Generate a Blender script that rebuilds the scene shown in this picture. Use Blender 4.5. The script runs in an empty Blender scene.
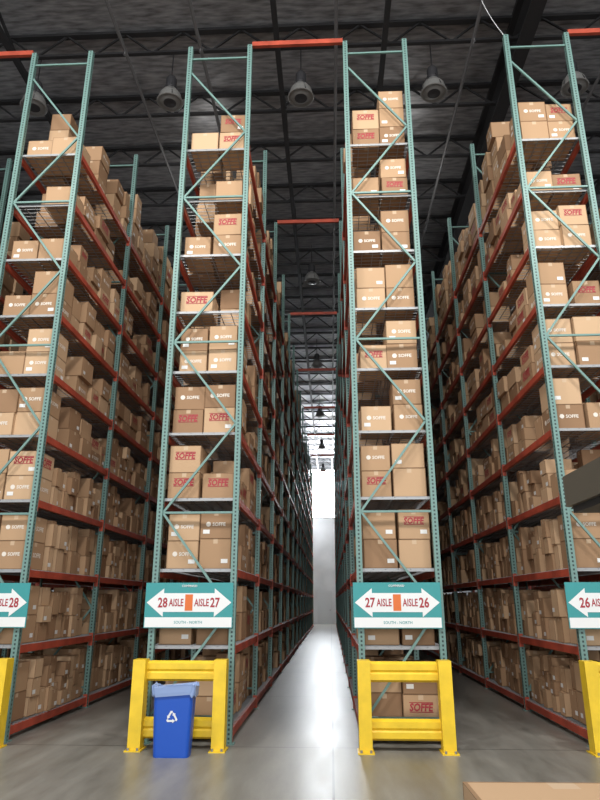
import bpy, math, random
from mathutils import Vector, Matrix
random.seed(11)
R=random.uniform
sc=bpy.context.scene
sc.view_settings.view_transform='Standard'
sc.view_settings.look='None'

# ---------------------------------------------------------------- materials
def pm(name,col,rough=.6,metal=0,emit=None,es=0,noise=None,bump=0,spec=None,nscale=None):
    m=bpy.data.materials.new(name); m.use_nodes=True
    nt=m.node_tree; b=nt.nodes['Principled BSDF']
    b.inputs['Base Color'].default_value=(*col,1)
    b.inputs['Roughness'].default_value=rough
    b.inputs['Metallic'].default_value=metal
    if spec is not None: b.inputs['Specular IOR Level'].default_value=spec
    if emit:
        b.inputs['Emission Color'].default_value=(*emit,1); b.inputs['Emission Strength'].default_value=es
    if noise:
        sc_,amt=noise
        tc=nt.nodes.new('ShaderNodeTexCoord'); n=nt.nodes.new('ShaderNodeTexNoise'); n.inputs['Scale'].default_value=sc_
        n.inputs['Detail'].default_value=5
        if nscale:
            mp=nt.nodes.new('ShaderNodeMapping'); mp.inputs['Scale'].default_value=nscale
            nt.links.new(tc.outputs['Object'],mp.inputs[0]); nt.links.new(mp.outputs[0],n.inputs['Vector'])
        else: nt.links.new(tc.outputs['Object'],n.inputs['Vector'])
        r=nt.nodes.new('ShaderNodeValToRGB'); e=r.color_ramp.elements
        e[0].position=.3;e[1].position=.7
        e[0].color=(*[c*(1-amt) for c in col],1); e[1].color=(*[min(1,c*(1+amt)) for c in col],1)
        nt.links.new(n.outputs['Fac'],r.inputs['Fac']); nt.links.new(r.outputs['Color'],b.inputs['Base Color'])
        if bump:
            bp=nt.nodes.new('ShaderNodeBump'); bp.inputs['Strength'].default_value=bump
            nt.links.new(n.outputs['Fac'],bp.inputs['Height']); nt.links.new(bp.outputs['Normal'],b.inputs['Normal'])
    return m

def math_n(nt,op,a,b=None):
    n=nt.nodes.new('ShaderNodeMath'); n.operation=op
    for i,v in enumerate((a,b)):
        if v is None: continue
        if hasattr(v,'node'): nt.links.new(v,n.inputs[i])
        else: n.inputs[i].default_value=v
    return n.outputs[0]

TEAL=(.155,.275,.25)
M_teal=pm('upright_paint',TEAL,.45,.1)
nt=M_teal.node_tree; b=nt.nodes['Principled BSDF']
uv=nt.nodes.new('ShaderNodeUVMap'); uv.uv_map='UVMap'
sp=nt.nodes.new('ShaderNodeSeparateXYZ'); nt.links.new(uv.outputs[0],sp.inputs[0])
u=sp.outputs[0]; v=sp.outputs[1]
fv=math_n(nt,'FRACT',math_n(nt,'MULTIPLY',v,19.7))
du=math_n(nt,'ABSOLUTE',math_n(nt,'SUBTRACT',u,.5))
hole=math_n(nt,'MULTIPLY',math_n(nt,'LESS_THAN',fv,.5),math_n(nt,'LESS_THAN',du,.15))
mx=nt.nodes.new('ShaderNodeMix'); mx.data_type='RGBA'
nt.links.new(hole,mx.inputs[0]); mx.inputs[6].default_value=(*TEAL,1); mx.inputs[7].default_value=(.02,.04,.04,1)
nt.links.new(mx.outputs[2],b.inputs['Base Color'])
M_brace=pm('brace_paint',TEAL,.45,.1)
M_red=pm('beam_paint',(.42,.07,.038),.5,.05,noise=(3,.3))
M_wire=pm('deck_wire',(.34,.35,.36),.45,.4)

# cardboard
M_card=bpy.data.materials.new('cardboard'); M_card.use_nodes=True
nt=M_card.node_tree; b=nt.nodes['Principled BSDF']; b.inputs['Roughness'].default_value=.75
b.inputs['Specular IOR Level'].default_value=.25
at=nt.nodes.new('ShaderNodeAttribute'); at.attribute_name='rnd'
rp=nt.nodes.new('ShaderNodeValToRGB'); e=rp.color_ramp.elements
e[0].color=(.28,.165,.092,1); e[1].color=(.57,.39,.24,1)
e.new(.5).color=(.44,.28,.162,1)
nt.links.new(at.outputs['Fac'],rp.inputs['Fac'])
uv=nt.nodes.new('ShaderNodeUVMap'); uv.uv_map='UVMap'
sp=nt.nodes.new('ShaderNodeSeparateXYZ'); nt.links.new(uv.outputs[0],sp.inputs[0])
du=math_n(nt,'ABSOLUTE',math_n(nt,'SUBTRACT',sp.outputs[0],.5))
tape=math_n(nt,'MULTIPLY',math_n(nt,'LESS_THAN',du,.07),math_n(nt,'GREATER_THAN',sp.outputs[1],.84))
mx=nt.nodes.new('ShaderNodeMix'); mx.data_type='RGBA'; mx.inputs[7].default_value=(.60,.46,.32,1)
nt.links.new(math_n(nt,'MULTIPLY',tape,.7),mx.inputs[0]); nt.links.new(rp.outputs[0],mx.inputs[6])
dv=math_n(nt,'ABSOLUTE',math_n(nt,'SUBTRACT',sp.outputs[1],.5))
edge=math_n(nt,'GREATER_THAN',math_n(nt,'MAXIMUM',du,dv),.478)
mx2=nt.nodes.new('ShaderNodeMix'); mx2.data_type='RGBA'; mx2.inputs[7].default_value=(.16,.085,.04,1)
nt.links.new(math_n(nt,'MULTIPLY',edge,.6),mx2.inputs[0]); nt.links.new(mx.outputs[2],mx2.inputs[6])
nt.links.new(mx2.outputs[2],b.inputs['Base Color'])
M_rlogo=pm('red_print',(.37,.03,.045),.6)
M_wlogo=pm('white_print',(.76,.70,.62),.6)
M_label=pm('paper_label',(.75,.75,.73),.6)
M_tealprint=pm('teal_print',(.04,.30,.31),.5)
M_signwhite=pm('sign_white',(.80,.82,.82),.5)
M_orange=pm('orange_print',(.70,.16,.03),.5)
M_yellow=pm('safety_yellow',(.88,.60,.03),.4,noise=(6,.1))
M_dark=pm('dark_steel',(.03,.03,.034),.6,.2)
M_joist=pm('joist_steel',(.018,.018,.02),.6,.2)
M_grey=pm('galvanised',(.35,.36,.37),.4,.6)
M_rubber=pm('rubber',(.02,.02,.02),.8)

# ---------------------------------------------------------------- mesh builder
class MB:
    def __init__(s): s.v=[];s.f=[];s.m=[];s.uv=[];s.r=[];s.mats=[]
    def mi(s,m):
        if m not in s.mats: s.mats.append(m)
        return s.mats.index(m)
    def face(s,pts,mat,uvs=None,rnd=0):
        i=len(s.v); s.v+= [tuple(p) for p in pts]; s.f.append(tuple(range(i,i+len(pts))))
        s.m.append(s.mi(mat)); s.r.append(rnd)
        if uvs is None: uvs=[(0.2,0.2)]*len(pts)
        s.uv+=uvs
    def box(s,x0,x1,y0,y1,z0,z1,mat,rnd=0,yaw=0,uvm=None,skip=()):
        c=[(x,y,z) for z in (z0,z1) for x,y in ((x0,y0),(x1,y0),(x1,y1),(x0,y1))]
        if yaw:
            cx,cy=(x0+x1)/2,(y0+y1)/2; ca,sa=math.cos(yaw),math.sin(yaw)
            c=[(cx+(x-cx)*ca-(y-cy)*sa,cy+(x-cx)*sa+(y-cy)*ca,z) for x,y,z in c]
        i=len(s.v); s.v+=c; k=s.mi(mat)
        Q=[('f',(0,1,5,4)),('r',(1,2,6,5)),('b',(2,3,7,6)),('l',(3,0,4,7)),('t',(4,5,6,7)),('d',(3,2,1,0))]
        for n,q in Q:
            if n in skip: continue
            s.f.append(tuple(i+a for a in q)); s.m.append(k); s.r.append(rnd)
            if uvm=='post' and n not in 'td': s.uv+=[(0,z0),(1,z0),(1,z1),(0,z1)]
            elif uvm=='post': s.uv+=[(0,0)]*4
            else: s.uv+=[(0,0),(1,0),(1,1),(0,1)]
    def bar(s,p,q,w,h,mat,up=(0,0,1)):
        p=Vector(p);q=Vector(q);d=(q-p).normalized(); up=Vector(up)
        if abs(d.dot(up))>.98: up=Vector((0,1,0))
        a=d.cross(up).normalized()*w/2; b=a.cross(d).normalized()*h/2
        i=len(s.v); s.v+=[tuple(P+o) for P in (p,q) for o in (-a-b,a-b,a+b,-a+b)]
        k=s.mi(mat)
        for F in ((0,1,5,4),(1,2,6,5),(2,3,7,6),(3,0,4,7),(3,2,1,0),(4,5,6,7)):
            s.f.append(tuple(i+x for x in F)); s.m.append(k); s.r.append(0); s.uv+=[(0.05,0)]*4
    def rev(s,cx,cy,prof,mat,n=20,axis=None):
        for j in range(len(prof)-1):
            (r0,z0),(r1,z1)=prof[j],prof[j+1]
            for i in range(n):
                a,b=2*math.pi*i/n,2*math.pi*(i+1)/n
                if axis=='x':
                    P=lambda r,z,t:(cx[0]+z,cx[1]+r*math.cos(t),cx[2]+r*math.sin(t))
                else:
                    P=lambda r,z,t:(cx+r*math.cos(t),cy+r*math.sin(t),z)
                s.face([P(r0,z0,a),P(r0,z0,b),P(r1,z1,b),P(r1,z1,a)],mat)
    def stamp(s,st,o,u,v,sc_,mat,shear=0):
        vs,fs=st; i=len(s.v); o=Vector(o);u=Vector(u);v=Vector(v)
        for x,y in vs: s.v.append(tuple(o+u*((x+shear*y)*sc_)+v*(y*sc_)))
        k=s.mi(mat)
        for f in fs:
            s.f.append(tuple(i+a for a in f)); s.m.append(k); s.r.append(0); s.uv+=[(0,0)]*len(f)
    def done(s,name,parent=None,smooth=False):
        me=bpy.data.meshes.new(name); me.from_pydata(s.v,[],s.f)
        for m in s.mats: me.materials.append(m)
        me.polygons.foreach_set('material_index',s.m)
        ul=me.uv_layers.new(name='UVMap'); ul.data.foreach_set('uv',[c for p in s.uv for c in p])
        a=me.attributes.new('rnd','FLOAT','FACE'); a.data.foreach_set('value',s.r)
        if smooth: me.polygons.foreach_set('use_smooth',[True]*len(me.polygons))
        me.update()
        ob=bpy.data.objects.new(name,me); sc.collection.objects.link(ob)
        if parent: ob.parent=parent
        return ob

def text_stamp(t,off=.0,res=2):
    c=bpy.data.curves.new('t','FONT'); c.body=t; c.align_x='CENTER'; c.align_y='CENTER'; c.offset=off; c.resolution_u=res
    o=bpy.data.objects.new('t',c); sc.collection.objects.link(o)
    dg=bpy.context.evaluated_depsgraph_get(); me=o.evaluated_get(dg).to_mesh()
    vs=[(v.co.x,v.co.y) for v in me.vertices]; fs=[tuple(p.vertices) for p in me.polygons]
    o.evaluated_get(dg).to_mesh_clear(); bpy.data.objects.remove(o); bpy.data.curves.remove(c)
    xs=[a for a,_ in vs]; ys=[b for _,b in vs]; w=max(xs)-min(xs); cx=(max(xs)+min(xs))/2; cy=(max(ys)+min(ys))/2
    return [((x-cx)/w,(y-cy)/w) for x,y in vs],fs
ST=text_stamp('SOFFE',.035)
ST2=text_stamp('SOFFE',.03)
DISC=([(math.cos(a*math.pi/5)*.5,math.sin(a*math.pi/5)*.5) for a in range(10)],[tuple(range(10))])
RECT=([(-.5,-.5),(.5,-.5),(.5,.5),(-.5,.5)],[(0,1,2,3)])
def T(t,off=.02): return text_stamp(t,off)

def decorate(mb,o,u,w,h,kind,up=(0,0,1)):
    o=Vector(o);u=Vector(u);v=Vector(up)
    if kind=='r':
        c=o+v*h*.12; sc_=w*.64
        mb.stamp(ST,c,u,v*1.15,sc_,M_rlogo,.15)
        for dz in (-.19,.19):
            mb.stamp(RECT,c+v*dz*sc_,u,v*.03,sc_*1.02,M_rlogo)
    elif kind=='w':
        mb.stamp(DISC,o+v*h*.02-u*w*.24,u,v,min(h*.28,w*.16),M_wlogo)
        mb.stamp(ST2,o+v*h*.02+u*w*.1,u,v,w*.42,M_wlogo)
    if kind in 'lrwp' and random.random()<.55:
        mb.stamp(RECT,o+u*w*.3*random.choice((-1,1))-v*h*.25,u,v*.6,.09,M_label)

# ---------------------------------------------------------------- rack layout
DX=-.077
Y0=8.55; BAY=2.7; NB=14; TOP=10.85
LV=[.17,1.12,2.07,3.01,3.94,4.87,5.83,6.80,7.79,8.77]
PW=.078
def rack(x0,x1,nb=NB):
    mb=MB()
    for i in range(nb+1):
        y=Y0+i*BAY
        for xa in (x0,x1-PW):
            mb.box(xa,xa+PW,y-.04,y+.04,0.012,TOP,M_teal,uvm='post')
            mb.box(xa-.03,xa+PW+.03,y-.07,y+.07,0,.012,M_brace)
        za=.3; k=0
        xa,xb=x0+PW,x1-PW
        while za+1.25<TOP:
            zb=za+1.25
            p,q=((xa,y,za),(xb,y,zb)) if (k%2==0) else ((xb,y,za),(xa,y,zb))
            mb.bar(p,q,.03,.028,M_brace,up=(0,1,0))
            if k%2==0: mb.bar((xa,y,za),(xb,y,za),.03,.028,M_brace)
            za=zb;k+=1
        mb.bar((xa,y,TOP-.25),(xb,y,TOP-.25),.03,.03,M_brace)
    for i in range(nb):
        ya=Y0+i*BAY+.04; yb=ya+BAY-.08
        for z in LV:
            for xa in (x0+.005,x1-.055):
                mb.box(xa,xa+.05,ya,yb,z-.105,z-.012,M_red)
                for yy in (ya,yb-.012):
                    mb.box(xa-.008,xa+.058,yy,yy+.012,z-.17,z+.03,M_red)
            n=26 if i<5 else 12
            for j in range(n+1):
                y=ya+.03+(yb-ya-.06)*j/n
                mb.bar((x0+.01,y,z-.006),(x1-.01,y,z-.006),.008,.008,M_wire)
            for j in range(7):
                x=x0+.06+(x1-x0-.12)*j/6
                mb.bar((x,ya,z-.016),(x,yb,z-.016),.010,.010,M_wire)
            if i==0: mb.box(x0+PW,x1-PW,ya,ya+.02,z-.045,z-.008,M_wire)
    return mb.done('storage_rack')

def stack(mb,xa,xb,ya,yb,z,kinds,face,hs=None,jit=.02,deco=True,step=0):
    zz=z+.001
    for k in kinds:
        h=hs*R(.88,1.06) if hs else R(.34,.40)
        yaw=R(-jit,jit)
        rn=random.random()
        s1,s2=R(0,step),R(0,step)
        A,B=xa+(s1 if 'l' in face else 0),xb-(s2 if 'r' in face else 0)
        mb.box(A,B,ya,yb,zz,zz+h-.004,M_card,rn,yaw)
        if deco:
            cx,cy=(A+B)/2,(ya+yb)/2; e=.003
            ca,sa=math.cos(yaw),math.sin(yaw)
            ux=Vector((ca,sa,0)); uy=Vector((-sa,ca,0)); C=Vector((cx,cy,zz+h/2))
            if 'f' in face: decorate(mb,C-uy*((yb-ya)/2+e),ux,B-A,h,k)
            if 'r' in face: decorate(mb,C+ux*((B-A)/2+e),uy,yb-ya,h,k)
            if 'l' in face: decorate(mb,C-ux*((B-A)/2+e),-uy,yb-ya,h,k)
        zz+=h

def side_fill(mb,x0,x1,nb,front,dens=1.0,small=False,decobays=5):
    for i in range(nb):
        ya=Y0+i*BAY+.09; yb=Y0+(i+1)*BAY-.09
        for li,z in enumerate(LV):
            for side in 'lr':
                y=ya
                if i==0 and front is not None: y=ya+.60
                empty=.05+.02*li if li<7 else .20
                if li==9: empty=.16
                while y<yb-.15:
                    sm=small and (li<=3 or (li<=4 and random.random()<.25))
                    if sm:
                        w=R(.13,.28); hh=R(.28,.40); n=random.choice((1,2,2,2))
                        if random.random()<.05: y+=w; continue
                        if random.random()<.3: hh=R(.20,.26); n=3
                    else:
                        w=R(.28,.54); hh=R(.29,.40); n=random.choice((1,2,2,2))
                        if random.random()<empty/dens: y+=w; continue
                        if li==9 : n=random.choice((1,2,3,3,4))
                        elif random.random()<.18: n=random.choice((2,3)); hh=R(.2,.27)
                    if y+w>yb: w=yb-y
                    if w<.12: break
                    d=R(.40,.49)
                    xa,xb=(x0+.03+R(-.02,.08),x0+.03+d) if side=='l' else (x1-.03-d,x1-.03+R(-.08,.02))
                    kinds=[random.choice('rwwpllpwr' if not sm else 'lllp') for _ in range(n)]
                    stack(mb,xa,xb,y,y+w-.016,z,kinds,side,hs=min(hh,.39),jit=.028,deco=i<decobays,step=.08)
                    y+=w+ (R(0,.02) if random.random()<.8 else R(.03,.1))

def front_fill(mb,x0,x1,spec):
    for li,(L,Rr) in enumerate(spec):
        z=LV[li]
        if L:
            a=x0+.09+R(0,.05); w=R(.40,.45)
            if len(L)==1 and Rr=='' : w=.5
            stack(mb,a,a+w,Y0+.07+R(0,.08),Y0+.62,z,L,'fl',jit=.03)
        if Rr:
            b_=x1-.09-R(0,.03); w=R(.40,.45)
            stack(mb,b_-w,b_,Y0+.07+R(0,.06),Y0+.62,z,Rr,'fr',jit=.03)

def sh(t): return tuple(a+DX for a in t)
XL=sh((-5.037,-3.95)); XCL=sh((-2.262,-1.150)); XCR=sh((.415,1.505)); XR=sh((3.147,4.234)); XLL=sh((-7.84,-6.75)); XRR=sh((5.92,7.0))
S={}
S['cl']=[('p','pp'),('p','p'),('ww','pw'),('rr','r'),('rw','rw'),('ww','ww'),('r',''),('w','wr'),('','p'),('p','rr')]
S['cr']=[('pp','rw'),('p','pp'),('pp','pr'),('rw','pp'),('w','ww'),('r','ww'),('wp','wp'),('w','pw'),('p','rw'),('rr','wpw')]
S['l']=[('pp','pp'),('pp','pp'),('ww','ww'),('wp','wr'),('wp','pw'),('p','ww'),('w','wp'),('w','p'),('','p'),('w','p')]
S['r']=[('pp','pp'),('pp','pp'),('pw','wp'),('p','p'),('wp','w'),('ww','pp'),('wp','r'),('ww','wr'),('w','r'),('pw','wr')]
for key,(x0,x1),small,nb in (('l',XL,True,NB),('cl',XCL,False,NB),('cr',XCR,False,NB),('r',XR,True,NB),('ll',XLL,True,6),('rr',XRR,True,6)):
    rack(x0,x1,nb)
    mb=MB()
    if key in S: front_fill(mb,x0,x1,S[key])
    side_fill(mb,x0,x1,nb,S.get(key),small=small,decobays=4 if key in S else 0)
    mb.done('cardboard_boxes')

mb=MB()
for i in range(0,NB+1,2):
    y=Y0+i*BAY
    mb.box(XCL[1],XCR[0],y-.03,y+.03,TOP-.02,TOP+.07,M_red)
    if i<=6:
        mb.box(XLL[1],XL[0],y-.03,y+.03,TOP-.02,TOP+.07,M_red)
        mb.box(XR[1],XRR[0],y-.03,y+.03,TOP-.02,TOP+.07,M_red)
mb.done('rack_tie_beams')

# ---------------------------------------------------------------- signs
def sign(x0,x1,a,b_):
    x0+=DX;x1+=DX
    mb=MB(); z0,z1=1.33,1.885; y=Y0-.075; w=x1-x0; cx=(x0+x1)/2
    mb.box(x0,x1,y-.006,y+.006,z0,z1,M_tealprint)
    for xx in (x0+.12,x1-.14): mb.box(xx,xx+.03,y+.006,y+.034,z0+.1,z1-.1,M_grey)
    yf=y-.009; U=Vector((1,0,0)); V=Vector((0,0,1))
    def P(x,z,d=0): return (cx+x,yf-d,z0+z)
    mb.face([P(-w/2+.01,.01),P(w/2-.01,.01),P(w/2-.01,.13),P(-w/2+.01,.13)],M_signwhite)
    zc=.31; hb=.115; hh=.175; tip=w/2-.02; nk=w/2-.24
    mb.face([P(-nk,zc-hb),P(nk,zc-hb),P(nk,zc+hb),P(-nk,zc+hb)],M_signwhite)
    mb.face([P(nk,zc-hh),P(tip,zc),P(nk,zc+hh)],M_signwhite)
    mb.face([P(-tip,zc),P(-nk,zc-hh),P(-nk,zc+hh)],M_signwhite)
    mb.face([P(-.05,zc-.1,.002),P(.05,zc-.1,.002),P(.05,zc+.1,.002),P(-.05,zc+.1,.002)],M_orange)
    mb.stamp(T(a,.025),P(-.34,zc,.002),U,V*1.3,.125,M_rlogo)
    mb.stamp(T(b_,.025),P(.34,zc,.002),U,V*1.3,.125,M_rlogo)
    mb.stamp(T('AISLE',.02),P(-.165,zc,.002),U,V*1.6,.19,M_rlogo)
    mb.stamp(T('AISLE',.02),P(.165,zc,.002),U,V*1.6,.19,M_rlogo)
    mb.stamp(T('COMMAND',.01),P(0,.515,.002),U,V,.20,M_signwhite)
    mb.stamp(T('SOUTH - NORTH',.01),P(0,.07,.002),U,V,.36,M_tealprint)
    mb.done('aisle_sign')
sign(-2.32,-1.18,'28','27'); sign(.36,1.47,'27','26'); sign(3.03,4.15,'26','25'); sign(-4.92,-3.86,'29','28')

# ---------------------------------------------------------------- end-of-rack guards
def guard(x0,x1):
    x0+=DX;x1+=DX
    mb=MB(); ya,yb=8.10,8.28
    for xa in (x0,x1-.15):
        mb.box(xa,xa+.15,ya,ya+.02,.012,.97,M_yellow); mb.box(xa,xa+.15,yb-.02,yb,.012,.97,M_yellow)
        mb.box(xa,xa+.02,ya+.02,yb-.02,.012,.97,M_yellow); mb.box(xa+.13,xa+.15,ya+.02,yb-.02,.012,.97,M_yellow)
        mb.box(xa,xa+.15,ya,yb,.97,.985,M_yellow)
        mb.box(xa-.02,xa+.17,ya-.05,yb+.05,0,.014,M_yellow)
        for xo in (.02,.13): mb.rev(xa+xo,ya-.03,[(.0,.04),(.014,.04),(.014,.014)],M_grey,8)
    for z0,z1 in ((.735,.965),(.11,.34)):
        h=(z1-z0)
        pr=[(0,.0),(-.045,.12),(-.045,.40),(-.025,.5),(-.045,.60),(-.045,.88),(0,1)]
        for j in range(len(pr)-1):
            (d0,t0),(d1,t1)=pr[j],pr[j+1]
            for off in (0,.012):
                mb.face([(x0+.13,yb-.03+d0+off,z0+h*t0),(x1-.13,yb-.03+d0+off,z0+h*t0),(x1-.13,yb-.03+d1+off,z0+h*t1),(x0+.13,yb-.03+d1+off,z0+h*t1)],M_yellow)
    mb.done('rack_end_guard')
guard(-2.31,-1.18); guard(.38,1.48); guard(3.02,4.15); guard(-4.98,-3.86)

# ---------------------------------------------------------------- recycling bin
M_blue=pm('bin_plastic',(.012,.09,.50),.4)
M_bag=pm('liner_plastic',(.25,.35,.60),.25)
mb=MB()
def ring(cx,cy,hx,hy,z,r=.05,n=4):
    out=[]
    for qx,qy,a0 in ((1,1,0),(-1,1,90),(-1,-1,180),(1,-1,270)):
        for i in range(n+1):
            a=math.radians(a0+90*i/n)
            out.append((cx+qx*(hx-r)+r*math.cos(a),cy+qy*(hy-r)+r*math.sin(a),z))
    return out
bx,by=-1.73+DX,7.90
prof=[(.20,.105,0.0),(.202,.107,.02),(.230,.120,.66),(.245,.13,.665),(.245,.13,.70),(.233,.12,.70)]
L=[ring(bx,by,a,b_,z) for a,b_,z in prof]
def loft(L,mat):
    for A,B in zip(L[:-1],L[1:]):
        n=len(A)
        for i in range(n): mb.face([A[i],A[(i+1)%n],B[(i+1)%n],B[i]],mat)
loft(L,M_blue); mb.face(list(reversed(L[0])),M_blue)
def crinkle(rg,amp):
    return [(bx+(x-bx)*(1+R(-amp,amp)),by+(y-by)*(1+R(-amp,amp)),z+R(-amp,amp)*.8) for x,y,z in rg]
loft([crinkle(ring(bx,by,.249,.134,.63,n=6),.025),crinkle(ring(bx,by,.253,.136,.67,n=6),.02),crinkle(ring(bx,by,.255,.136,.735,n=6),.03),crinkle(ring(bx,by,.215,.10,.715,n=6),.03),crinkle(ring(bx,by,.205,.09,.5,n=6),.02)],M_bag)
for k in range(3):
    a=math.radians(120*k)
    def Q(x,z):
        X=x*math.cos(a)-z*math.sin(a); Z=x*math.sin(a)+z*math.cos(a)
        zz=.41+Z*.85; return (bx+X*.85,by-(.107+(zz-.02)/.64*.013)-.004,zz)
    mb.face([Q(-.06,-.055),Q(.01,-.055),Q(.01,-.03),Q(-.045,-.03)],M_signwhite)
    mb.face([Q(.01,-.068),Q(.045,-.042),Q(.01,-.017)],M_signwhite)
    mb.face([Q(-.06,-.055),Q(-.045,-.03),Q(-.05,-.018),Q(-.072,-.032)],M_signwhite)
mb.done('recycling_bin')

# ---------------------------------------------------------------- foreground carton
mb=MB()
mb.box(.97,2.32,4.25,5.28,.0,.13,M_card,.3)
mb.box(.95,2.34,4.23,5.30,.13,.40,M_card,.9,yaw=.02)
mb.box(.96,2.33,4.74,4.80,.40,.402,pm('packing_tape',(.6,.42,.26),.3),yaw=.02)
mb.done('shipping_carton')

# ---------------------------------------------------------------- order-picker truck, mostly beyond the frame
M_truck=pm('truck_paint',(.10,.09,.07),.5)
mb=MB()
mb.box(1.47,2.75,2.75,4.02,2.21,2.40,M_truck)
mb.box(1.50,2.72,2.78,3.99,2.17,2.21,M_dark)
for x in (1.95,2.7):
    for y in (2.8,3.8): mb.box(x,x+.06,y,y+.06,.9,2.20,M_dark)
mb.box(1.92,2.8,1.6,3.9,.18,.95,M_orange)
mb.box(2.0,2.72,1.5,2.4,.95,1.4,M_orange)
mb.box(2.05,2.65,2.6,3.1,.95,1.1,M_rubber); mb.box(2.05,2.65,2.5,2.6,1.0,1.5,M_rubber)
for y in (1.95,3.5):
    for x in (1.95,2.62):
        mb.rev((x,y,.22),0,[(0,0),(.22,0),(.22,.15),(0,.15)],M_rubber,16,axis='x')
mb.done('forklift')

# ---------------------------------------------------------------- room shell
XW=15.5; YB=-14; YE=52; ZC=12.8
M_floor=bpy.data.materials.new('polished_concrete'); M_floor.use_nodes=True
nt=M_floor.node_tree; b=nt.nodes['Principled BSDF']
tc=nt.nodes.new('ShaderNodeTexCoord')
n1=nt.nodes.new('ShaderNodeTexNoise'); n1.inputs['Scale'].default_value=1.2; n1.inputs['Detail'].default_value=9; n1.inputs['Roughness'].default_value=.7
mp=nt.nodes.new('ShaderNodeMapping'); mp.inputs['Scale'].default_value=(2.2,.4,1)
nt.links.new(tc.outputs['Object'],mp.inputs[0]); nt.links.new(mp.outputs[0],n1.inputs['Vector'])
r1=nt.nodes.new('ShaderNodeValToRGB'); e=r1.color_ramp.elements
e[0].position=.28;e[1].position=.72; e[0].color=(.145,.138,.12,1); e[1].color=(.32,.31,.28,1)
nt.links.new(n1.outputs['Fac'],r1.inputs[0])
br=nt.nodes.new('ShaderNodeTexBrick'); br.inputs['Scale'].default_value=1; br.offset=0
br.inputs['Brick Width'].default_value=4.2; br.inputs['Row Height'].default_value=4.2; br.inputs['Mortar Size'].default_value=.012
br.inputs['Color1'].default_value=br.inputs['Color2'].default_value=(1,1,1,1); br.inputs['Mortar'].default_value=(.3,.3,.3,1)
nt.links.new(tc.outputs['Object'],br.inputs['Vector'])
mm=nt.nodes.new('ShaderNodeMix'); mm.data_type='RGBA'; mm.blend_type='MULTIPLY'; mm.inputs[0].default_value=1
nt.links.new(r1.outputs[0],mm.inputs[6]); nt.links.new(br.outputs[0],mm.inputs[7]); nt.links.new(mm.outputs[2],b.inputs['Base Color'])
mr=nt.nodes.new('ShaderNodeMapRange'); mr.inputs[1].default_value=.3; mr.inputs[2].default_value=.7; mr.inputs[3].default_value=.30; mr.inputs[4].default_value=.42
nt.links.new(n1.outputs['Fac'],mr.inputs[0]); nt.links.new(mr.outputs[0],b.inputs['Roughness'])
b.inputs['Specular IOR Level'].default_value=.4
def shell(name,a,mat):
    mb=MB(); mb.box(*a,mat); return mb.done(name)
shell('floor',(-XW,XW,YB,YE,-.2,0),M_floor)
M_wall=pm('wall_panel',(.66,.68,.71),.7,noise=(.6,.12))
shell('wall_left',(-XW-.2,-XW,YB,YE,0,ZC),M_wall)
shell('wall_right',(XW,XW+.2,YB,YE,0,ZC),M_wall)
shell('wall_back',(-XW,XW,YE,YE+.2,0,ZC),M_wall)
M_deck=pm('foil_insulation',(.28,.285,.30),.38,.35,noise=(5,.5),bump=.5,nscale=(.5,2.4,1))
shell('ceiling',(-XW,XW,YB,YE,ZC,ZC+.15),M_deck)
M_glow=pm('window_daylight',(.8,.85,.9),.5,emit=(.92,.96,1.0),es=22)
for k,x in enumerate((-10.3,-5.4,-.47,4.4,9.3)):
    mb=MB()
    mb.box(x-1.3,x+1.3,YE-.06,YE-.03,8.2,12.1,M_glow)
    for xx in (x-1.35,x+1.3): mb.box(xx,xx+.05,YE-.1,YE-.01,8.15,12.15,M_grey)
    for zz in (8.15,12.1): mb.box(x-1.35,x+1.35,YE-.1,YE-.01,zz,zz+.05,M_grey)
    mb.done('window_%d'%(k+1))
mb=MB(); M_door=pm('door_paint',(.64,.67,.70),.5)
yd=YE-.01
mb.box(-1.0,.05,yd-.03,yd,0,2.4,M_door)
mb.box(-1.05,-1.0,yd-.05,yd,0,2.45,M_door); mb.box(.05,.10,yd-.05,yd,0,2.45,M_door); mb.box(-1.05,.1,yd-.05,yd,2.4,2.46,M_door)
mb.box(-.1,-.02,yd-.08,yd-.03,1.0,1.06,M_grey)
mb.done('door_1')

# roof steel
mb=MB()
y=-2.0
XJ=XW-.05
while y<YE-.1:
    zt,zb=ZC-.03,12.2
    mb.box(-XJ,XJ,y-.06,y+.06,zt-.06,zt,M_joist)
    mb.box(-XJ,XJ,y-.04,y+.04,zb,zb+.05,M_joist)
    x=-XJ; k=0
    while x<XJ-.6:
        p=(x,y,zb+.03) if k%2==0 else (x,y,zt-.03); q=(x+.6,y,zt-.03) if k%2==0 else (x+.6,y,zb+.03)
        mb.bar(p,q,.035,.035,M_joist); x+=.6;k+=1
    y+=1.7
mb.done('roof_joists')
YG=YE-.12
mb=MB()
for x in (-9.5,3.9,10.8):
    mb.box(x-.14,x+.14,YB,YG,11.95,12.0,M_joist); mb.box(x-.14,x+.14,YB,YG,12.70,12.78,M_joist)
    mb.box(x-.02,x+.02,YB,YG,12.0,12.7,M_joist)
for x in (-6.2,-.9,1.2,7.2):
    mb.box(x-.05,x+.05,YB,YG,12.02,12.14,M_joist)
    yy=-2
    while yy<YE-4:
        for s_ in (0,1):
            mb.bar((x,yy+2*s_,12.1 if s_==0 else 12.7),(x,yy+2+2*s_,12.7 if s_==0 else 12.1),.05,.05,M_joist)
        yy+=4
mb.done('roof_girders')
mb=MB(); M_pipe=pm('pipe_paint',(.14,.14,.145),.5,.3)
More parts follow.
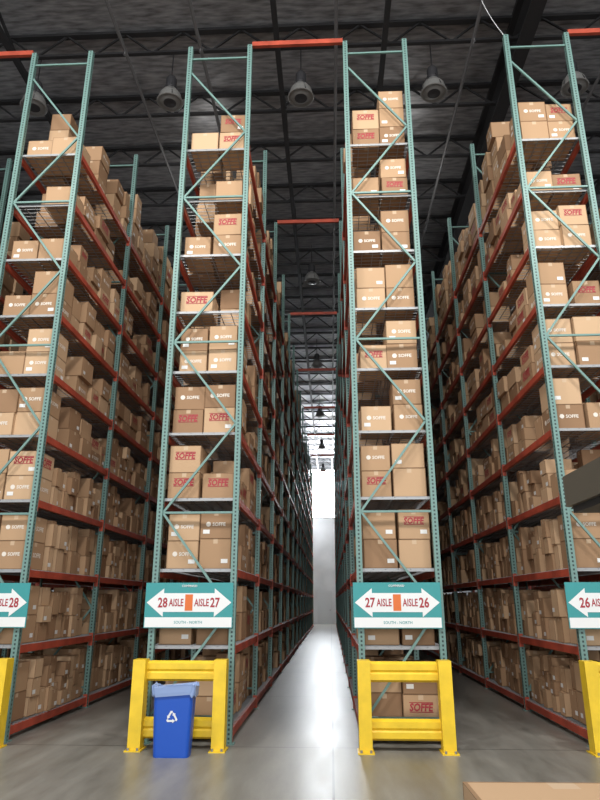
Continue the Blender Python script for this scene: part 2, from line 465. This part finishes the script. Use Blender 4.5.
for x in (-3.9,-2.4,.25,2.9,5.7):
    n=8
    for i in range(n):
        a,b_=2*math.pi*i/n,2*math.pi*(i+1)/n; r=.035
        mb.face([(x+r*math.cos(a),-8,12.0+r*math.sin(a)),(x+r*math.cos(b_),-8,12.0+r*math.sin(b_)),(x+r*math.cos(b_),YG,12.0+r*math.sin(b_)),(x+r*math.cos(a),YG,12.0+r*math.sin(a))],M_pipe)
    yy=9.6
    while yy<50:
        mb.rev(x,yy,[(0,11.88),(.03,11.89),(.012,11.9),(.012,12.0)],M_pipe,6); yy+=3.2
mb.done('sprinkler_pipes')

# high-bay lamps
M_lens=pm('lamp_refractor',(.17,.17,.165),.3)
def lamp(x,y):
    x+=DX
    mb=MB(); z=11.62
    mb.rev(x,y,[(0,z+.45),(.09,z+.45),(.11,z+.4),(.11,z+.2),(.08,z+.16)],M_dark,16)
    mb.rev(x,y,[(.08,z+.17),(.14,z+.12),(.22,z),(.255,z-.16),(.27,z-.17),(.255,z-.18),(.22,z-.17)],M_lens,24)
    mb.rev(x,y,[(.13,z-.19),(.0,z-.20)],M_dark,16)
    mb.rev(x,y,[(.22,z-.17),(.13,z-.19)],M_lens,16)
    mb.rev(x,y,[(.012,z+.45),(.012,ZC)],M_dark,8)
    for k in range(4):
        a=math.pi/2*k+.4; c,s=math.cos(a),math.sin(a)
        mb.bar((x+.11*c,y+.11*s,z+.25),(x+.27*c,y+.27*s,z-.16),.012,.012,M_dark)
    mb.done('high_bay_lamp')
for x in (-5.95,-3.09,-.39,2.30,5.1):
    for j in range(6): lamp(x,10.4+7.8*j)
    lamp(x,2.6)

cu=bpy.data.curves.new('hanging_cable','CURVE'); cu.dimensions='3D'; cu.bevel_depth=.009
s=cu.splines.new('BEZIER'); pts=[(2.75,8.4,12.7),(2.72,8.4,11.6),(2.9,8.5,11.2),(3.10,8.55,10.85)]
s.bezier_points.add(3)
for bp_,p in zip(s.bezier_points,pts): bp_.co=p; bp_.handle_left_type=bp_.handle_right_type='AUTO'
o=bpy.data.objects.new('hanging_cable',cu); sc.collection.objects.link(o); cu.materials.append(M_grey)

# ---------------------------------------------------------------- lights
def area(loc,rot,sx,sy,e,col=(1,.97,.93),nm='ceiling_light'):
    l=bpy.data.lights.new(nm,'AREA'); l.shape='RECTANGLE'; l.size=sx;l.size_y=sy;l.energy=e;l.color=col
    o=bpy.data.objects.new(nm,l); o.location=loc; o.rotation_euler=rot; sc.collection.objects.link(o)
area((0,-12,6.5),(math.radians(90),0,0),26,11,2000,(1,.99,.98),'dock_daylight')
for x in (-5.5,0,5.5): area((x,2.2,11.3),(math.radians(28),0,0),1.2,1.2,580,nm='high_bay_light')
for x in (-3.15,2.23):
    l=bpy.data.lights.new('aisle_fill','POINT'); l.energy=30; l.shadow_soft_size=.4; l.color=(1,.97,.92)  # weak fill added to show the rack sides; the aisle lamps are unlit
    o=bpy.data.objects.new('aisle_fill',l); o.location=(x,14.3,11.0); sc.collection.objects.link(o)
l=bpy.data.lights.new('end_wall_fill','POINT'); l.energy=600; l.shadow_soft_size=.5; l.color=(.92,.96,1)  # added fill without a fixture, whitens the end wall
o=bpy.data.objects.new('end_wall_fill',l); o.location=(-2.6,49.2,9.0); sc.collection.objects.link(o)
area((-.47,YE-.4,10.2),(math.radians(-70),0,0),2.4,3.2,900,(.9,.95,1),'window_light')
w=bpy.data.worlds.new('World'); sc.world=w; w.use_nodes=True
w.node_tree.nodes['Background'].inputs[0].default_value=(.90,.95,1,1); w.node_tree.nodes['Background'].inputs[1].default_value=.82

# ---------------------------------------------------------------- camera
cd=bpy.data.cameras.new('camera'); cam=bpy.data.objects.new('camera',cd); sc.collection.objects.link(cam)
cd.sensor_fit='VERTICAL'; cd.sensor_height=36; cd.lens=28.44
cam.location=(0,0,1.65); cam.rotation_euler=(math.radians(90+17.7),0,math.radians(2.67))
sc.camera=cam
